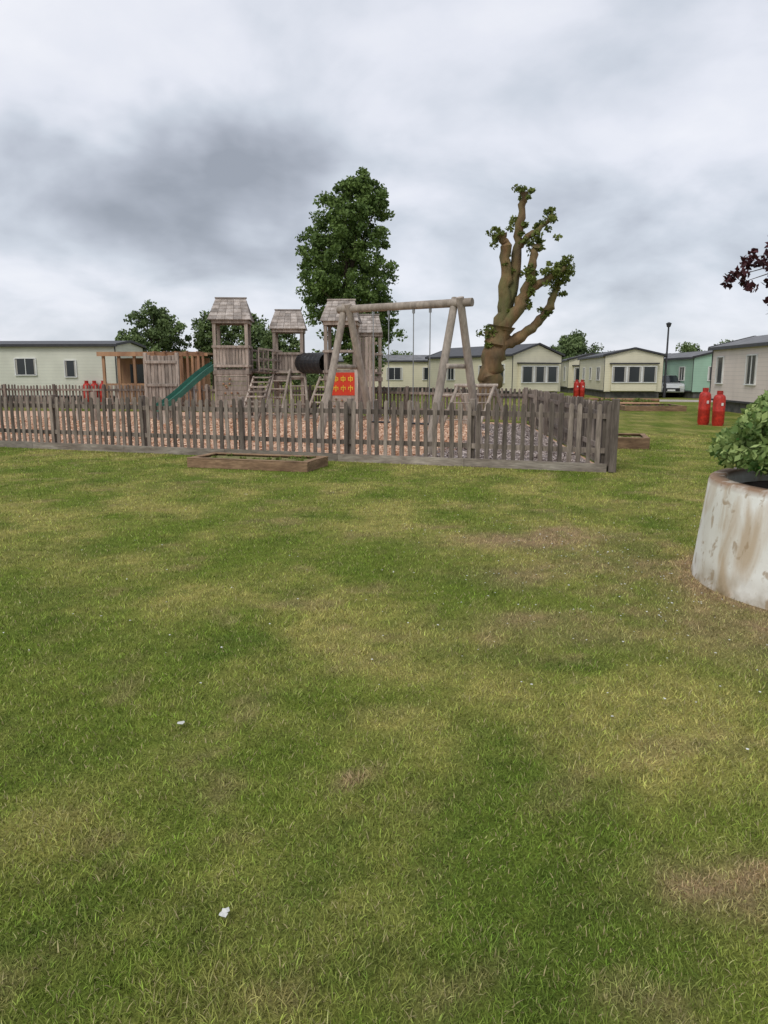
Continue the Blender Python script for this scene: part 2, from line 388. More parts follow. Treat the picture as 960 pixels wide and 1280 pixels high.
# ------------------------------------------------------------ concrete planter with shrub
def planter():
    e=empty('concrete_planter',(PCX,PCY,0)); mb=MB(); R=1.12
    mb.lathe((0,0,0),[(R+.04,0),(R+.035,.05),(R+.01,.3),(R-.015,.55),(R-.035,.76),(R-.045,.79),(R-.06,.80),(R-.15,.80),(R-.165,.785),(R-.17,.6)],96,close=False)
    m,t,b=nt('limewashed_concrete')
    f=noise(t,2.2,8,(1,1,.45)); g=noise(t,28,5)
    c=mixc(t,rng_map(t,f,.42,.7,0,1),(.88,.87,.82),(.68,.65,.56))
    s=noise(t,4.5,9,(1,1,.28),.5); c=mixc(t,rng_map(t,s,.53,.66,0,.7),c,(.46,.31,.16))
    s2=noise(t,9,8,(1,1,.8),.5); c=mixc(t,rng_map(t,s2,.60,.66,0,.7),c,(.36,.25,.14))
    tc=t.nodes.new('ShaderNodeTexCoord');sp=t.nodes.new('ShaderNodeSeparateXYZ');t.links.new(tc.outputs['Object'],sp.inputs[0])
    top=mth(t,'MULTIPLY',rng_map(t,sp.outputs[2],.745,.79,0,1),rng_map(t,noise(t,7,6),.3,.5,.2,1))
    c=mixc(t,top,c,(.30,.19,.12))
    bot=mth(t,'MULTIPLY',rng_map(t,sp.outputs[2],.20,.0,0,1),rng_map(t,noise(t,5,6),.35,.6,.1,1))
    c=mixc(t,bot,c,(.28,.21,.11))
    c=mixc(t,rng_map(t,g,.60,.75,0,.5),c,(.50,.42,.32))
    t.links.new(c,b.inputs['Base Color']); b.inputs['Roughness'].default_value=.85
    bump(t,b,mth(t,'ADD',f,mth(t,'MULTIPLY',g,.3)),.4,.015)
    mb.obj('ring',[m],e,smooth=True)
    mb=MB(); mb.lathe((0,0,0),[(R-.165,.68),(.5,.71),(.02,.72)],40); mb.obj('soil',[SOIL],e,smooth=True)
    e2=empty('variegated_shrub',(PCX,PCY,.66))
    C=[];Rr=[]
    for _ in range(360):
        th=random.uniform(0,6.283);r=random.uniform(.15,1)**.45
        zt=.88*(max(0,1-(r*.95)**3.2))**.5; zb=.32 if r>.8 else .15
        z=random.uniform(.25,1)**.6*max(zt,zb+.05)
        C.append((.99*r*math.cos(th)+random.gauss(0,.03),.99*r*math.sin(th)+random.gauss(0,.03),max(z,zb)));Rr.append(random.uniform(.08,.15))
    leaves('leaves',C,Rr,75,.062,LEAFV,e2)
    mb=MB()
    for _ in range(50):
        c=random.choice(C); mb.tube([(c[0]*.3,c[1]*.3,0),(c[0]*.7,c[1]*.7,c[2]*.5),c],[.014,.009,.004],5)
    mb.obj('stems',[BARK],e2)
planter()

# ------------------------------------------------------------ swing set
def swing():
    e=empty('swing_set'); L=Vector((-.83,16.9,3.0));R=Vector((1.48,15.4,3.0)); d=(R-L).normalized(); p=Vector((-d.y,d.x,0))
    mb=MB(); mb.tube([L-d*.22,(L+R)/2,R+d*.33],[.085,.082,.085],14); mb.obj('top_beam',[WOODL],e,smooth=True)
    mb=MB()
    for A,sp in((L,1.0),(R,1.0)):
        for s in(-1,1):
            f=A+p*s*sp; f.z=-.05; top=A-p*s*.07+Vector((0,0,.10)); off=d*(.09*s)
            mb.tube([f+off,f.lerp(top,.5)+off,top+off],[.088,.084,.078],12)
    mb.obj('legs',[WOODL],e,smooth=True)
    mb=MB()
    for A in(L,R):
        q0=A+p*.42+Vector((0,0,-1.25));q1=A-p*.42+Vector((0,0,-1.25)); mb.tube([q0,q1],.05,10)
    mb.obj('cross_braces',[WOODL],e,smooth=True)
    mb=MB();ms=MB()
    for c in(.33,.70):
        pts=[]
        for s in(-.2,.2):
            a=L+d*((R-L).length*c+s*1.0); top=a+Vector((0,0,-.07)); bot=a+Vector((0,0,-2.45))
            mb.tube([top,bot],.011,6); mb.tube([a+Vector((0,0,-.05)),a+Vector((0,0,-.16))],.03,8); pts.append(bot)
        ms.beam(pts[0],pts[1],.18,.035)
    mb.obj('chains',[METAL],e); ms.obj('seats',[BLACK],e,bevel=.01)
swing()

# ------------------------------------------------------------ play towers
def roof(mb,cx,cy,w,dp,ze,zt,ridge=.7,rows=6):
    for s in(-1,1):
        for r in range(rows):
            a=r/rows;b=(r+1.12)/rows; b=min(b,1)
            ya=cy+s*dp/2*(1-a);yb=cy+s*dp/2*(1-b);za=ze+(zt-ze)*a;zb=ze+(zt-ze)*b
            wa=w/2*(1-a*(1-ridge));wb=w/2*(1-b*(1-ridge)); n=5
            for k in range(n):
                f0=-1+2*k/n;f1=-1+2*(k+1)/n-.015
                o=.028
                A=[(cx+wa*f0,ya,za+o),(cx+wa*f1,ya,za+o),(cx+wb*f1,yb,zb+.004),(cx+wb*f0,yb,zb+.004)]
                B=[(x,y,z-.02) for x,y,z in A]
                fs=[(0,1,2,3),(7,6,5,4),(0,4,5,1),(1,5,6,2),(2,6,7,3),(3,7,4,0)]
                mb.add(A+B,fs,0)
    mb.beam((cx-w/2*ridge-.03,cy,zt+.02),(cx+w/2*ridge+.03,cy,zt+.02),.09,.05)
    for s in(-1,1):
        n=6
        for r in range(n):
            a=r/n;b=(r+1)/n-.01
            f=lambda q:(cx+s*w/2*(1-q*(1-ridge))*.96,dp/2*(1-q)*.95,ze+(zt-ze)*q)
            x0,y0,z0=f(a);x1,y1,z1=f(b)
            A=[(x0,cy-y0,z0),(x0,cy+y0,z0),(x1,cy+y1,z1),(x1,cy-y1,z1)]
            mb.add(A,[(0,1,2,3)],0,r=.15)
def tower(name,cx,cy,w,dp,rw,ze,zt,plat,rz=0,wall=None,extra=None,rail='boards'):
    e=empty(name,(cx,cy,0),rz); mb=MB()
    for sx in(-1,1):
        for sy in(-1,1): mb.box((sx*w/2,sy*dp/2,ze/2+.03),(.115,.115,ze+.06))
    mb.obj('posts',[WOOD],e,bevel=.012)
    mb=MB()
    n=9
    for k in range(n): mb.box((0,-dp/2+dp*(k+.5)/n,plat),(w+.1,dp/n-.012,.045))
    for z in(plat-.1,):
        for s in(-1,1): mb.box((0,s*(dp/2+.075),z),(w+.14,.045,.14)); mb.box((s*(w/2+.075),0,z),(.045,dp-.02,.14))
    for s in(-1,1): mb.box((0,s*(dp/2+.075),ze-.05),(w+.14,.045,.12)); mb.box((s*(w/2+.075),0,ze-.05),(.045,dp-.02,.12))
    mb.obj('platform',[WOOD],e)
    mb=MB()
    for s in(-1,1):
        if rail=='boards' :
            k=-w/2+.1
            while k<w/2-.05:
                mb.box((k,s*(dp/2+.02),plat+.42),(.085,.022,.72)); k+=.11
        for z in(plat+.12,plat+.78):
            mb.box((0,s*(dp/2+.085),z),(w+.1,.04,.08)); mb.box((s*(w/2+.085),0,z),(.04,dp+.05,.08))
        k=-dp/2+.12
        if s==1 or rail=='full':
            while k<dp/2-.05: mb.box((s*(w/2+.02),k,plat+.42),(.022,.085,.72)); k+=.11
    mb.obj('parapet',[WOOD],e)
    mb=MB(); roof(mb,0,0,rw,dp+.35,ze,zt); mb.obj('roof',[SHING],e)
    if wall:
        mb=MB(); z=.12
        while z<plat-.1:
            mb.box((0,-dp/2-.07,z),(w-.02,.03,.15)); z+=.163
        mb.obj('climbing_wall',[WOOD],e)
        mb=MB()
        for _ in range(14):
            x,z=random.uniform(-w/2+.15,w/2-.15),random.uniform(.25,plat-.25)
            mb.lathe((x,-dp/2-.11,z-.03),[(.0,0),(.04,.02),(.035,.05),(.01,.07)],7)
        mb.obj('climbing_holds',[WREDW],e)
    return e
t1=tower('wooden_play_tower',-5.4,27.0,1.1,1.1,1.5,3.43,4.2,1.75,rz=.08,wall=True)
t2=tower('wooden_play_tower',-3.55,28.3,1.0,1.0,1.35,3.2,3.9,1.55,rz=.05)
t3=tower('wooden_play_tower',-1.42,25.5,.95,1.1,1.28,3.28,4.0,1.55,rz=-.05,wall=True,rail='full')
t4=tower('wooden_play_tower',-.52,27.2,.75,.9,.95,3.0,3.65,1.5,rz=0,rail='full')
e=empty('boarded_play_panel'); mb=MB()
k=-.92
while k<-.28: mb.box((k,25.35,1.55),(.1,.03,2.5+random.uniform(-.03,.03))); k+=.112
for z in(.7,1.7,2.6): mb.box((-.6,25.39,z),(.75,.05,.09))
mb.obj('boards',[WOOD],e)
e=empty('wooden_play_bridge'); mb=MB(); a=Vector((-4.8,27.2,1.68));b=Vector((-4.1,28.1,1.6)); n=7
dd=(b-a).normalized(); pp=Vector((-dd.y,dd.x,0)).normalized()
for k in range(n):
    c=a.lerp(b,(k+.5)/n); mb.beam(c-pp*.4,c+pp*.4,.13,.04)
for s in(-1,1):
    for z in(.1,.45,.8): mb.beam(a+pp*.42*s+Vector((0,0,z)),b+pp*.42*s+Vector((0,0,z)),.05,.07)
    for k in range(6):
        c=a.lerp(b,k/5)+pp*.42*s; mb.box(c+Vector((0,0,.42)),(.05,.03,.8))
mb.obj('timbers',[WOOD],e)
e=empty('crawl_tunnel'); mb=MB()
pts=[Vector((-3.0,28.0,1.98)).lerp(Vector((-1.9,25.9,1.95)),k/12) for k in range(13)]
mb.tube(pts,[.36+.02*(k%2) for k in range(13)],20,cap=False); mb.obj('tube',[BLACK],e,smooth=False)
def slide(name,top,bot,w,mat):
    e=empty(name); top=Vector(top);bot=Vector(bot); n=14; L=[];vs=[];fs=[]
    h=bot-top;hd=Vector((h.x,h.y,0)).normalized();pr=Vector((-hd.y,hd.x,0))
    for k in range(n+1):
        f=k/n; p=top.lerp(bot,f); s=f; p.z=top.z+(bot.z-top.z)*(s*s*(3-2*s)*.45+s*.55); L.append(p)
    prof=[(-w/2-.03,.17),(-w/2,.18),(-w/2+.02,.02),(-w/4,0),(w/4,0),(w/2-.02,.02),(w/2,.18),(w/2+.03,.17),(w/2+.03,-.04),(-w/2-.03,-.04)]
    m=len(prof)
    for p in L:
        for a,b in prof: vs.append(p+pr*a+Vector((0,0,b)))
    for k in range(n):
        for j in range(m): fs.append((k*m+j,k*m+(j+1)%m,(k+1)*m+(j+1)%m,(k+1)*m+j))
    fs.append(tuple(range(m)));fs.append(tuple(n*m+j for j in range(m))[::-1])
    mb=MB(); mb.add(vs,fs,0); mb.obj('chute',[mat],e,smooth=True)
    mb=MB()
    for s in(-1,1):
        q=L[-1]+pr*s*w*.4-hd*.15; mb.tube([(q.x,q.y,0),(q.x,q.y,q.z)],.035,8)
        q=L[6]+pr*s*w*.4; mb.tube([(q.x,q.y,0),(q.x,q.y,q.z-.03)],.035,8)
    mb.obj('legs',[METAL],e)
slide('green_slide',(-5.98,26.75,1.85),(-7.7,25.2,.38),.5,GREEN)
e=empty('log_climbing_wall'); mb=MB()
for k in range(8): mb.box((-8.3+.125*k,26.6+.02*(k%2),1.12),(.115,.09,2.2+random.uniform(-.05,.05)))
mb.box((-8.42,26.6,1.15),(.12,.12,2.35)); mb.box((-7.3,26.6,1.15),(.12,.12,2.35))
for z in(.4,1.2,2.0): mb.box((-7.86,26.53,z),(1.1,.05,.1))
mb.obj('logs',[WOOD],e,bevel=.01)
def ladder(name,p0,p1,w,n):
    e=empty(name);p0=Vector(p0);p1=Vector(p1);d=(p1-p0);hd=Vector((d.x,d.y,0)).normalized();pr=Vector((-hd.y,hd.x,0)); mb=MB()
    for s in(-1,1): mb.tube([p0+pr*s*w/2,p1+pr*s*w/2],.05,8)
    for k in range(n):
        c=p0.lerp(p1,(k+.6)/n); mb.tube([c-pr*w/2,c+pr*w/2],.03,7)
    mb.obj('rungs_and_rails',[WOODL],e,smooth=True)
ladder('climbing_ladder',(-3.95,26.2,0),(-3.75,27.7,1.75),.6,6)
ladder('climbing_ladder',(-2.95,26.4,0),(-3.2,27.75,1.6),.55,5)
ladder('climbing_ladder',(-2.5,24.8,0),(-1.95,25.3,1.5),.6,6)
e=empty('climbing_ramp'); mb=MB(); a=Vector((-4.75,26.6,1.55)); 
for k in range(9): 
    c=a.lerp(Vector((-5.0,24.9,.1)),(k+.5)/9)+Vector((.45,0,0)); mb.box(c,(.62,.17,.05))
for s in(-.3,.3): mb.beam((-4.3+s,26.6,1.48),(-4.55+s,24.9,.03),.06,.1)
mb.obj('boards',[WOOD],e)
e=empty('balance_posts'); mb=MB()
for k,(x,y,h) in enumerate([(-6.9,23.5,.5),(-6.4,23.2,.7),(-5.9,23.0,.45),(.3,22.5,.6),(.8,22.3,.8),(1.3,22.0,.5),(1.7,23.8,1.0),(2.6,23.6,1.0),(-9.2,25,.8),(-9.8,25.2,1.0),(-10.4,25.4,.7)]):
    mb.tube([(x,y,0),(x,y,h)],.09,10)
mb.tube([(1.7,23.8,.92),(2.6,23.6,.92)],.05,8)
mb.obj('posts',[WOODL],e,smooth=True)
e=empty('climbing_net_frame'); mb=MB()
for x in(2.2,3.3):
    mb.tube([(x-.5,22.0,0),(x,22.4,1.25)],.05,8); mb.tube([(x+.5,22.8,0),(x,22.4,1.25)],.05,8)
mb.tube([(2.1,22.4,1.25),(3.4,22.4,1.25)],.055,8)
for k in range(5): mb.tube([(1.7+.1*k,22.0+.08*k,.25*k),(2.8+.1*k,22.0+.08*k,.25*k)],.022,6)
mb.obj('frame',[WOODL],e,smooth=True)

def panel():
    e=empty('red_game_panel',(-1.12,20.6,0),.02); mb=MB()
    mb.box((0,0,1.32),(.66,.03,.62)); mb.obj('board',[REDP],e,bevel=.006)
    mb=MB()
    for s in(-1,1): mb.box((s*.36,.02,.85),(.09,.09,1.7))
    mb.box((0,.03,1.68),(.8,.06,.07)); mb.box((0,.03,.97),(.8,.06,.07)); mb.obj('posts',[WOOD],e)
    mb=MB()
    y=-.02
    for c in(-.2,0,.2):
        for j,z in enumerate((1.46,1.2)):
            mb.box((c,y,z),(.022,.01,.17)); mb.box((c,y-.001,z+.03),(.12,.012,.022))
            if (c*10+j)%2<1: mb.box((c,y-.002,z-.035),(.13,.014,.022))
            mb.box((c-.055,y-.0005,z+.005),(.02,.011,.08)); mb.box((c+.055,y-.0005,z+.005),(.02,.011,.08))
    mb.obj('figures',[YEL],e)
panel()

# ------------------------------------------------------------ caravans
def caravan(name,x,y,yaw,L,W,he,ha,wall,wins,roofm=ROOFG,bay=None,door=None):
    e=empty(name,(x,y,0),math.radians(yaw)); z0=.42
    mb=MB(); hx=L/2;hy=W/2
    prof=[(-hy,z0),(hy,z0),(hy,he),(0,ha),(-hy,he)]
    vs=[(-hx,a,b) for a,b in prof]+[(hx,a,b) for a,b in prof]
    mb.add(vs,[(4,3,2,1,0),(5,6,7,8,9)]+[(j,j+5,(j+1)%5+5,(j+1)%5)[::-1] for j in range(5)])
    mb.obj('walls',[wall],e)
    mb=MB()
    for s in(-1,1):
        o=.16
        A=[(-hx-.12,s*(hy+o),he-.05*o+.015),(hx+.12,s*(hy+o),he-.05*o+.015),(hx+.12,0,ha+.03),(-hx-.12,0,ha+.03)]
        B=[(p[0],p[1],p[2]+.07) for p in A]
        mb.add(A+B,[(0,1,2,3),(7,6,5,4),(0,4,5,1),(1,5,6,2),(2,6,7,3),(3,7,4,0)])
    mb.obj('roof',[roofm],e)
    mb=MB()
    for s in(-1,1):
        mb.box((0,s*(hy+.175),he-.0),(L+.28,.03,.12))
        mb.box((0,s*(hy+.012),z0+.04),(L,.03,.08)) 
        for q in(-1,1): mb.box((q*(hx-.03),s*(hy+.013),(z0+he)/2),(.05,.03,he-z0-.1)); 
        mb.beam((s*(hx+.13),-hy-.16,he+.05),(s*(hx+.13),0,ha+.07),.03,.12); mb.beam((s*(hx+.13),0,ha+.07),(s*(hx+.13),hy+.16,he+.05),.03,.12)
    mb.obj('trim',[DARKM],e)
    mb=MB(); mb.box((0,0,z0/2),(L-.25,W-.25,z0)); mb.obj('skirt',[SKIRT],e)
    fr=MB();gl=MB();cu=MB()
    def place(face,u,z,w,h,off=0,split=1):
        def T(a,dpt,zz):
            if face=='S': return (u+a,-hy-off-dpt,zz)
            if face=='N': return (u+a,hy+off+dpt,zz)
            if face=='E': return (hx+off+dpt,u+a,zz)
            return (-hx-off-dpt,u+a,zz)
        def bx(m_,a,zz,ww,hh,th,dpt,r=None):
            s=(ww,th,hh) if face in'SN' else (th,ww,hh); m_.box(T(a,dpt,zz),s,r=r)
        f=.05
        bx(gl,0,z,w-f,h-f,.02,.012)
        bx(fr,-w/2,z,f,h,.07,.02);bx(fr,w/2,z,f,h,.07,.02)
        bx(fr,0,z+h/2-.001,w-f,f,.068,.02);bx(fr,0,z-h/2+.001,w+.06,f,.10,.03)
        for k in range(1,split): bx(fr,-w/2+w*k/split,z,f*.7,h-f,.05,.02)
        if h<1.5 and w>.5:
            q=random.uniform(.06,.14)
            bx(cu,-w/2+.04+q/2,z,q,h-.1,.006,.025);bx(cu,w/2-.04-q/2,z,q,h-.1,.006,.025)
    for wn in wins: place(*wn)
    if bay:
        mb=MB(); mb.box((hx+.13,0,1.35),(.26,W*.78,1.75)); mb.obj('bay',[wall],e)
        mb=MB(); mb.box((hx+.17,0,2.27),(.42,W*.84,.08)); mb.obj('bay_roof',[DARKM],e)
        bw=W*.78
        for k,c in enumerate((-.33,0,.33)): place('E',c*bw,1.55,bw*.31,1.05,.26)
    fr.obj('window_frames',[WHITE],e); gl.obj('window_glass',[GLASS],e); cu.obj('curtains',[CURT],e)
    return e
caravan('static_caravan',-19.6,40.5,-3,12.2,3.7,3.0,3.22,CREAM2,[('S',-4.4,1.75,1.1,1.1,0,2),('S',-.9,1.55,.75,2.0),('S',1.35,1.95,1.1,.85,0,2),('S',3.7,1.85,.6,.85),('E',0,1.7,1.4,1.0,0,2)],DARKM)
caravan('static_caravan',-32.5,38.5,-3,11,3.7,3.0,3.3,CREAM2,[('S',3.5,1.6,1.0,.9,0,2),('S',0,1.6,.8,.8),('E',0,1.6,1.2,.9)],DARKM)
caravan('static_caravan',-38,60,10,12,3.7,2.7,3.2,CREAM,[('S',3.5,1.6,1.0,.9,0,2)],DARKM)
caravan('static_caravan',7.6,54,-62,10.5,4.0,2.75,3.45,CREAM,[('S',-2,1.65,1.0,1.0,0,2),('S',2,1.65,1.0,1.0,0,2),('S',4,1.6,.8,1.2)],DARKM,bay=True)
caravan('static_caravan',1.2,64,-10,11,3.8,2.6,3.05,CREAM,[('S',-3,1.6,1.3,1.0,0,2),('S',0,1.6,1.3,1.0,0,2),('S',3,1.6,1.3,1.0,0,2)],ROOFG)
caravan('static_caravan',11.5,72,-75,11,3.8,2.7,3.2,CREAM2,[('S',-2,1.6,1.0,.9,0,2),('S',2,1.6,1.0,.9,0,2)],ROOFG,bay=True)
caravan('static_caravan',18.0,69,-96,12,3.8,2.7,3.2,CREAM,[('S',-3,1.6,1.0,.9,0,2),('S',1,1.6,1.0,.9,0,2),('S',4,1.6,.8,1.2)],ROOFG,bay=True)
caravan('static_caravan',17.2,55.6,-96,11,3.75,2.75,3.2,CREAM,[('S',-3,1.6,1.0,.9,0,2),('S',0,1.6,.7,.9),('S',3.3,1.6,1.2,.9,0,2)],DARKM,bay=True)
caravan('static_caravan',22.2,54,-92,10,3.7,2.6,3.05,MINT,[('S',-2,1.6,1.0,.9,0,2),('S',3,1.6,1.0,.9,0,2),('E',0,1.6,1.8,.9,0,3)],ROOFG)
caravan('static_caravan',16.1,27.9,-94.8,12,3.6,2.68,3.15,PINKB,[('S',-4.9,1.75,.8,1.15),('S',-1.5,1.75,1.0,1.15,0,2),('S',1.3,1.75,.8,1.15),('S',4.3,1.65,1.2,1.05)],ROOFG)

e=empty('timber_shelter',(-10.9,36.2,0),-.04); mb=MB()
mb.box((0,.9,1.2),(4.6,.06,2.3)); mb.box((0,0,2.55),(4.9,2.1,.1)); mb.box((0,-1.08,2.5),(4.9,.05,.2))
for k in range(7): mb.box((-2.2+.733*k,-.95,1.25),(.12,.12,2.5))
for k in range(22): mb.box((-2.1+.2*k,-.99,.55),(.09,.03,1.0))
mb.box((0,-.95,1.1),(4.5,.09,.09)); mb.obj('frame',[WREDW],e)
mb=MB(); mb.box((.5,.855,1.6),(1.0,.02,.9)); mb.box((-1.2,.855,1.6),(.9,.02,.9)); mb.obj('windows',[GLASS],e)
e=empty('timber_pergola',(-8.6,31.6,0)); mb=MB()
for k in range(5): mb.box((-.9+.45*k,-.3,1.2),(.09,.09,2.4)); 
mb.box((0,-.3,2.4),(2.2,.1,.12)); mb.box((0,.5,2.4),(2.2,.1,.12))
for k in range(5): mb.box((-.9+.45*k,.5,1.2),(.09,.09,2.4)); mb.box((-.9+.45*k,.1,2.48),(.06,1.2,.06))
mb.obj('frame',[WREDW],e)

# gas bottles
def gas(x,y,h=1.25,r=.19):
    e=empty('gas_bottle',(x,y,0)); mb=MB()
    mb.lathe((0,0,0),[(r*.85,0),(r*.9,.04),(r,.08),(r,h*.40),(r*1.02,h*.41),(r*1.02,h*.43),(r,h*.44),(r,h*.76),(r*.93,h*.83),(r*.7,h*.88),(r*.35,h*.91),(r*.3,h*.91)],24); mb.obj('body',[RED],e,smooth=True)
    mb=MB(); mb.lathe((0,0,0),[(r*.5,h*.885),(r*.5,h),(r*.44,h),(r*.44,h*.9)],16,close=False); mb.obj('collar',[RED],e)
    mb=MB(); mb.lathe((0,0,0),[(.03,h*.9),(.03,h*.97),(.02,h*.99)],8); mb.beam((0,0,h*.95),(.1,0,h*.95),.03,.03); mb.obj('valve',[METAL],e)
    mb=MB(); mb.box((.1*r,-r-.004,h*.62),(r*.35,.008,h*.08)); mb.obj('label',[WHITE],e)
gas(10.42,23.2,1.08,.18);gas(10.18,23.7,1.16,.18)
gas(-14.3,38.2);gas(-14.75,38.2);gas(-15.15,38.2); gas(13.1,51,1.2);gas(13.5,51.1,1.2)

# street lamp
e=empty('street_lamp',(18.9,50.5,0)); mb=MB()
mb.lathe((0,0,0),[(.11,0),(.11,.9),(.075,.95),(.055,4.6)],12); mb.obj('post',[DARKM],e,smooth=True)
mb=MB(); mb.lathe((0,0,0),[(.03,4.6),(.12,4.66),(.17,4.85),(.2,4.87),(.06,4.95)],12); mb.obj('lantern',[DARKM],e)
def car(x,y,rz):
    e=empty('parked_car',(x,y,0),rz); mb=MB(); W=.87
    low=[(-2.1,.35),(-2.15,.6),(-2.05,.92),(-1.1,1.0),(1.75,1.02),(2.1,.95),(2.15,.6),(2.1,.32)]
    vs=[(a,-W,b) for a,b in low]+[(a,W,b) for a,b in low];n=len(low)
    mb.add(vs,[tuple(range(n)),tuple(range(2*n-1,n-1,-1))]+[(j,j+n,(j+1)%n+n,(j+1)%n) for j in range(n)])
    up=[(-1.15,.99,.82),(-.35,1.48,.62),(1.25,1.5,.62),(2.0,1.0,.82)]
    vs=[(a,-w,b) for a,b,w in up]+[(a,w,b) for a,b,w in up]
    mb.add(vs,[(0,1,2,3),(7,6,5,4),(1,5,6,2)],0)
    m=pm('car_paint',(.62,.63,.65),None,.25,2,bs=0,spec=.6); mb.obj('body',[m],e,bevel=.05)
    g=MB(); g.add([(-1.12,-.76,1.03),(-1.12,.76,1.03),(-.4,.58,1.45),(-.4,-.58,1.45)],[(0,1,2,3)]); g.add([(1.96,-.76,1.05),(1.96,.76,1.05),(1.3,.58,1.46),(1.3,-.58,1.46)],[(0,1,2,3)])
    for s in(-1,1): g.add([(-.95,s*.83,1.04),(1.75,s*.83,1.05),(1.2,s*.66,1.43),(-.35,s*.66,1.42)],[(0,1,2,3)])
    g.obj('windows',[GLASS],e)
    w=MB()
    for a in(-1.35,1.35):
        for s in(-1,1): w.tube([(a,s*.72,.33),(a,s*.9,.33)],.33,20)
    w.box((-2.13,0,.55),(.06,1.1,.2))
    w.obj('wheels_and_grille',[BLACK],e)
    l=MB()
    for s in(-1,1): l.box((-2.12,s*.62,.72),(.08,.32,.14)); l.box((2.13,s*.66,.78),(.06,.25,.16))
    l.box((-2.18,0,.5),(.02,.5,.11)); l.obj('lamps_and_plate',[WHITE],e)
car(19.7,52.5,math.radians(80))
sheet('gravel_path',[(11,45.5),(16,43.5),(24,41),(24,44),(16,47.5),(11,48.5)],.006,pm('path_gravel',(.45,.40,.35),(.33,.29,.25),1,4,bs=.5,fine=6))
sheet('soil_border',[(10,39),(13.8,37.5),(14,38.6),(10.2,40.2)],.008,SOIL)
e=empty('log_edging'); mb=MB()
for a,b in(((9.9,38.9,.08),(13.8,37.4,.08)),((10.9,45.4,.08),(16,43.4,.08))):
    mb.tube([a,b],.1,8)
mb.obj('logs',[WREDW],e,smooth=True)
C=[(random.uniform(10.2,13.6),0,0.15) for _ in range(40)]; C=[(x,39.6-(x-10)*.39+random.uniform(-.3,.3),random.uniform(.08,.22)) for x,_,_ in C]
leaves('border_plants',C,[.22]*len(C),40,.1,LEAFP)

# ------------------------------------------------------------ trees
def crown_tree(name,x,y,prof,ncl,nl,size,mat,cr=(.5,.9),trunk=.3,dens=.55,bark=BARK):
    e=empty(name,(x,y,0)); C=[];R=[]
    zs=np.array([p[0] for p in prof]);xo=np.array([p[1] for p in prof]);rr=np.array([p[2] for p in prof])
    zz=np.linspace(zs[0],zs[-1],200);rw=np.interp(zz,zs,rr);rw/=rw.sum()
    for _ in range(ncl):
        z=rng.choice(zz,p=rw); r=np.interp(z,zs,rr);o=np.interp(z,zs,xo)
        th=rng.uniform(0,6.283); q=r*rng.uniform(0,1)**dens*rng.uniform(.82,1.14)
        C.append((o+q*math.cos(th),q*math.sin(th),z+rng.uniform(-.25,.25)));R.append(rng.uniform(*cr))
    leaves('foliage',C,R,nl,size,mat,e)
    mb=MB(); zt=zs[-1]*.85
    pts=[(0,0,0),(0.05,0,zs[0]*.6),(xo[0]*.3,.05,zs[0]*1.2),(np.interp(zt*.7,zs,xo),0,zt*.7),(np.interp(zt,zs,xo),0,zt)]
    mb.tube(pts,[trunk*1.25,trunk,trunk*.8,trunk*.45,trunk*.12],10,jit=.05)
    for k in range(26):
        c=Vector(C[rng.integers(len(C))]); f=min(.9,max(.2,(c.z-1.5)/zt)); b=Vector((np.interp(c.z*.6,zs,xo)*.6,0,max(zs[0]*.7,c.z*.62)))
        mb.tube([b,b.lerp(c,.5)+Vector((0,0,.2)),c],[trunk*.28,trunk*.16,trunk*.05],6)
    mb.obj('trunk',[bark],e,smooth=True)
    return e
k=.0511;zz=lambda p:1.6+(467-p)*.0502
env=[(462,440,480),(430,409,500),(405,393,498),(375,376,498),(340,372,494),(300,380,490),(265,397,488),(248,414,484),(232,442,470)]
X0=(440-480)*k
crown_tree('broadleaf_tree',X0,48,[(zz(a),((b+c)/2-440)*k,(c-b)/2*k-.25) for a,b,c in env],560,75,.23,LEAF,(.28,.62),.32,.40)
def simple(name,x,y,z0,z1,r,n=110,mat=LEAFD,nl=80,sz=.25):
    h=z1-z0
    crown_tree(name,x,y,[(z0,0,r*.75),(z0+h*.3,.1,r),(z0+h*.6,0,r*.85),(z0+h*.85,-.1,r*.5),(z1-.3,0,r*.15)],n,nl,sz,mat,(.3,.7),.2)
simple('broadleaf_tree',-18.3,60,1.8,7.0,3.0,170); simple('broadleaf_tree',-14.0,62,2.0,6.8,1.7,90)
simple('broadleaf_tree',-11.0,64,1.6,6.6,2.4,120); simple('broadleaf_tree',-8.4,60,1.6,6.0,1.6,80)
simple('broadleaf_tree',17.5,70,1.6,5.6,2.6,130);simple('broadleaf_tree',30.5,75,1.2,4.6,2.0,80);simple('broadleaf_tree',34,75,1.2,4.9,2.4,80)
simple('broadleaf_tree',1.5,74,1.0,3.8,2.8,80); simple('broadleaf_tree',5,76,1.0,3.5,2.6,80)
C=[];R=[]
for q in range(900):
    x=rng.uniform(-110,120); y=rng.uniform(105,118); hmax=2.2+2.6*vn(np.array([x*.09]),np.array([3.3]))[0]
    C.append((x,y,rng.uniform(.3,hmax)));R.append(rng.uniform(.9,1.7))
leaves('distant_tree_line',C,R,60,.55,LEAFD)

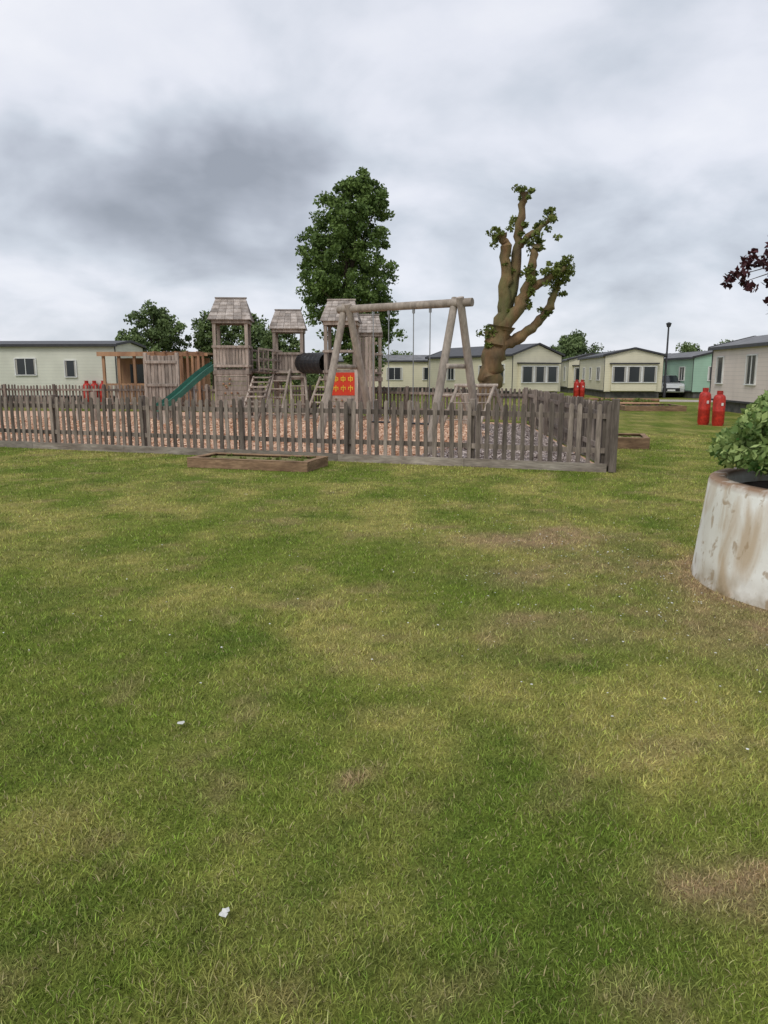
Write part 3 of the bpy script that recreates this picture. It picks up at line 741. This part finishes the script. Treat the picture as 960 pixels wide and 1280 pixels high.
# pollarded tree
def pollard():
    e=empty('pollarded_tree',(3.8,27,0)); kx=.0287;kz=.0282
    P=lambda x,y,d=0:Vector(((x-612)*kx,d,1.6+(467-y)*kz))
    mb=MB()
    def br(pts,r):
        pts=[P(*p) for p in pts]; out=[];ro=[]
        for i in range(len(pts)-1):
            for s in range(5):
                f=s/5; j=Vector((random.gauss(0,.028),random.gauss(0,.028),0)) if (i or s) else Vector()
                out.append(pts[i].lerp(pts[i+1],f)+j); ro.append((r[i]*(1-f)+r[i+1]*f)*random.uniform(.95,1.28))
        out.append(pts[-1]);ro.append(r[-1]*1.6)
        mb.tube(out,ro,16,jit=.12); return out
    br([(611,527),(611,490),(613,465),(618,435),(626,408)],[.46,.37,.35,.36,.29])
    A=br([(622,425),(628,385),(629,345),(627,312),(622,300)],[.26,.22,.19,.16,.13])
    B=br([(626,405,.1),(637,370,.15),(642,320,.2),(645,285,.2),(649,248,.2)],[.22,.19,.16,.13,.09])
    B2=br([(643,312,.2),(655,300,.1),(668,292,0),(682,277,0)],[.11,.095,.08,.06])
    Cc=br([(626,412,-.1),(643,388,-.2),(655,360,-.2),(660,330,-.2),(663,313,-.2)],[.24,.19,.16,.13,.1])
    C2=br([(650,372,-.2),(668,358,-.3),(688,345,-.3),(700,337,-.3)],[.14,.12,.1,.07])
    D=br([(622,432,.05),(645,424,.1),(668,407,.15),(682,388,.15),(690,368,.1),(694,352,.1)],[.22,.17,.15,.13,.11,.08])
    E=br([(614,450,-.05),(609,432,-.1),(608,415,-.1)],[.18,.14,.1])
    mb.obj('trunk',[BARKT],e,smooth=True)
    C=[];R=[]
    def clump(p,n,s,r):
        for _ in range(n):
            C.append((p.x+random.gauss(0,s),p.y+random.gauss(0,s),p.z+random.gauss(0,s*.8)));R.append(random.uniform(*r))
    for p,n,s in((A[-1],11,.2),(B[-1],11,.17),(B[15],7,.15),(B2[-1],9,.16),(B2[10],3,.1),(Cc[-1],14,.24),(Cc[13],6,.16),(C2[-1],13,.22),(C2[9],9,.2),(D[-1],11,.2),(D[-4],7,.17),(D[14],5,.14),(E[-1],6,.14),(E[6],5,.14),(A[12],5,.17),(C2[4],8,.2),(A[4],4,.14),(B[8],4,.13),(Cc[7],6,.17)):
        clump(p,n,s,(.09,.2))
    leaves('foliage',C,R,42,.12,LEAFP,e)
pollard()
def copper():
    e=empty('copper_leaved_tree',(7.6,10.4,0)); C=[];R=[]; mb=MB()
    mb.tube([(.6,0,0),(.6,0,1.2),(.5,.05,2.2),(.4,0,4.2),(.4,0,5.2)],[.2,.15,.13,.08,.03],10,jit=.05)
    for _ in range(150):
        th=random.uniform(0,6.283);z=random.uniform(2.3,5.6);r=(1.6 if z<3.8 else 1.6-.6*(z-3.8))*random.uniform(.2,1)
        C.append((.5+r*math.cos(th),r*math.sin(th),z));R.append(random.uniform(.2,.35))
    for tip in[(-2.4,-.3,2.95),(-2.75,-.4,3.0),(-2.98,-.4,2.86),(-2.75,-.3,3.1),(-2.5,-.3,3.25),(-2.65,-.4,2.78),(-2.45,-.3,3.38),(-2.5,-.35,2.5),(-2.9,-.4,2.78),(-2.45,-.3,3.12)]:
        t=Vector(tip); b=Vector((-1.0,0,3.2)); mb.tube([(.4,0,2.8),b,b.lerp(t,.6)+Vector((0,0,.08)),t],[.06,.03,.012,.004],6)
        for _ in range(3): C.append(tuple(t+Vector((random.gauss(0,.07),random.gauss(0,.12),random.gauss(0,.03)))));R.append(.085)
        C.append(tuple(b.lerp(t,.75)));R.append(.14); C.append(tuple(b.lerp(t,.4)));R.append(.2)
    leaves('foliage',C,R,28,.08,LEAFR,e); mb.obj('trunk',[BARK],e,smooth=True)
copper()

# ------------------------------------------------------------ world, sun
w=bpy.data.worlds.new('World'); SC.world=w; w.use_nodes=True; t=w.node_tree
bg=t.nodes['Background']
sky=t.nodes.new('ShaderNodeTexSky'); sky.sky_type='NISHITA'; sky.sun_disc=False
sky.sun_elevation=math.radians(50); sky.sun_rotation=math.radians(210)
tc=t.nodes.new('ShaderNodeTexCoord'); D=tc.outputs['Generated']
sp=t.nodes.new('ShaderNodeSeparateXYZ'); t.links.new(D,sp.inputs[0])
zc=mth(t,'ADD',mth(t,'MAXIMUM',sp.outputs[2],0),.36)
cx=t.nodes.new('ShaderNodeCombineXYZ'); t.links.new(mth(t,'DIVIDE',sp.outputs[0],zc),cx.inputs[0]); t.links.new(mth(t,'DIVIDE',sp.outputs[1],zc),cx.inputs[1])
def wn(scale,detail,vec,dist=0,rough=.5):
    n=t.nodes.new('ShaderNodeTexNoise'); n.inputs['Scale'].default_value=scale;n.inputs['Detail'].default_value=detail;n.inputs['Distortion'].default_value=dist;n.inputs['Roughness'].default_value=rough
    t.links.new(vec,n.inputs['Vector']); return n
n1=wn(2.3,6,cx.outputs[0],.3,.5); n2=wn(7.5,4,cx.outputs[0],.2,.5)
wv=wn(4.0,4,D,0,.52)
wsp=t.nodes.new('ShaderNodeSeparateXYZ'); t.links.new(wv.outputs['Color'],wsp.inputs[0])
wx=mth(t,'ADD',sp.outputs[0],mth(t,'MULTIPLY',mth(t,'SUBTRACT',wsp.outputs[0],.5),.42))
wz=mth(t,'ADD',sp.outputs[2],mth(t,'MULTIPLY',mth(t,'SUBTRACT',wsp.outputs[1],.5),.22))
val=mth(t,'ADD',mth(t,'MULTIPLY',mth(t,'SUBTRACT',n1.outputs[0],.5),1.35),mth(t,'MULTIPLY',mth(t,'SUBTRACT',n2.outputs[0],.5),.3))
val=mth(t,'ADD',val,.66)
for (x,z,a,b_,s) in[(-.32,.215,.34,.09,-.50),(-.13,.245,.20,.075,-.42),(-.01,.205,.09,.05,.22),(.16,.275,.22,.06,.16),(-.38,.36,.32,.08,.20),(.33,.17,.24,.07,-.24),(-.40,.10,.26,.035,.16),(.1,.45,.5,.12,.08)]:
    q=mth(t,'SQRT',mth(t,'ADD',mth(t,'POWER',mth(t,'DIVIDE',mth(t,'SUBTRACT',wx,x),a),2),mth(t,'POWER',mth(t,'DIVIDE',mth(t,'SUBTRACT',wz,z),b_),2)))
    mr=t.nodes.new('ShaderNodeMapRange'); mr.interpolation_type='SMOOTHSTEP'; t.links.new(q,mr.inputs[0])
    mr.inputs[1].default_value=0;mr.inputs[2].default_value=1.3;mr.inputs[3].default_value=s;mr.inputs[4].default_value=0
    val=mth(t,'ADD',val,mr.outputs[0])
cr=t.nodes.new('ShaderNodeValToRGB'); t.links.new(val,cr.inputs[0]); el=cr.color_ramp.elements
el[0].position=0.02; el[0].color=(.31,.335,.385,1); el[1].position=1; el[1].color=(.84,.85,.90,1)
for p,c in((.3,(.44,.47,.535,1)),(.55,(.59,.63,.70,1)),(.78,(.75,.77,.84,1))):
    e_=el.new(p); e_.color=c
skc=mixc(t,1.0,sky.outputs[0],(.1,.1,.1),'MULTIPLY')
fin=mixc(t,.9,skc,cr.outputs[0])
t.links.new(fin,bg.inputs[0]); bg.inputs[1].default_value=1.12
sl=bpy.data.lights.new('sun','SUN'); sl.energy=1.5; sl.angle=math.radians(25); sl.color=(1,.96,.88)
so=bpy.data.objects.new('sun',sl); COL.objects.link(so); so.rotation_euler=(math.radians(40),0,math.radians(-30))

# ------------------------------------------------------------ camera
cd=bpy.data.cameras.new('camera'); cam=bpy.data.objects.new('camera',cd); COL.objects.link(cam)
cam.location=(0,0,1.6); cam.rotation_euler=(math.radians(90-10.6),0,0)
cd.sensor_fit='VERTICAL'; cd.sensor_height=36; cd.lens=36*924/1280; cd.clip_end=4000; cd.clip_start=.05
SC.camera=cam
SC.view_settings.view_transform='Standard'; SC.view_settings.look='None'; SC.view_settings.exposure=0
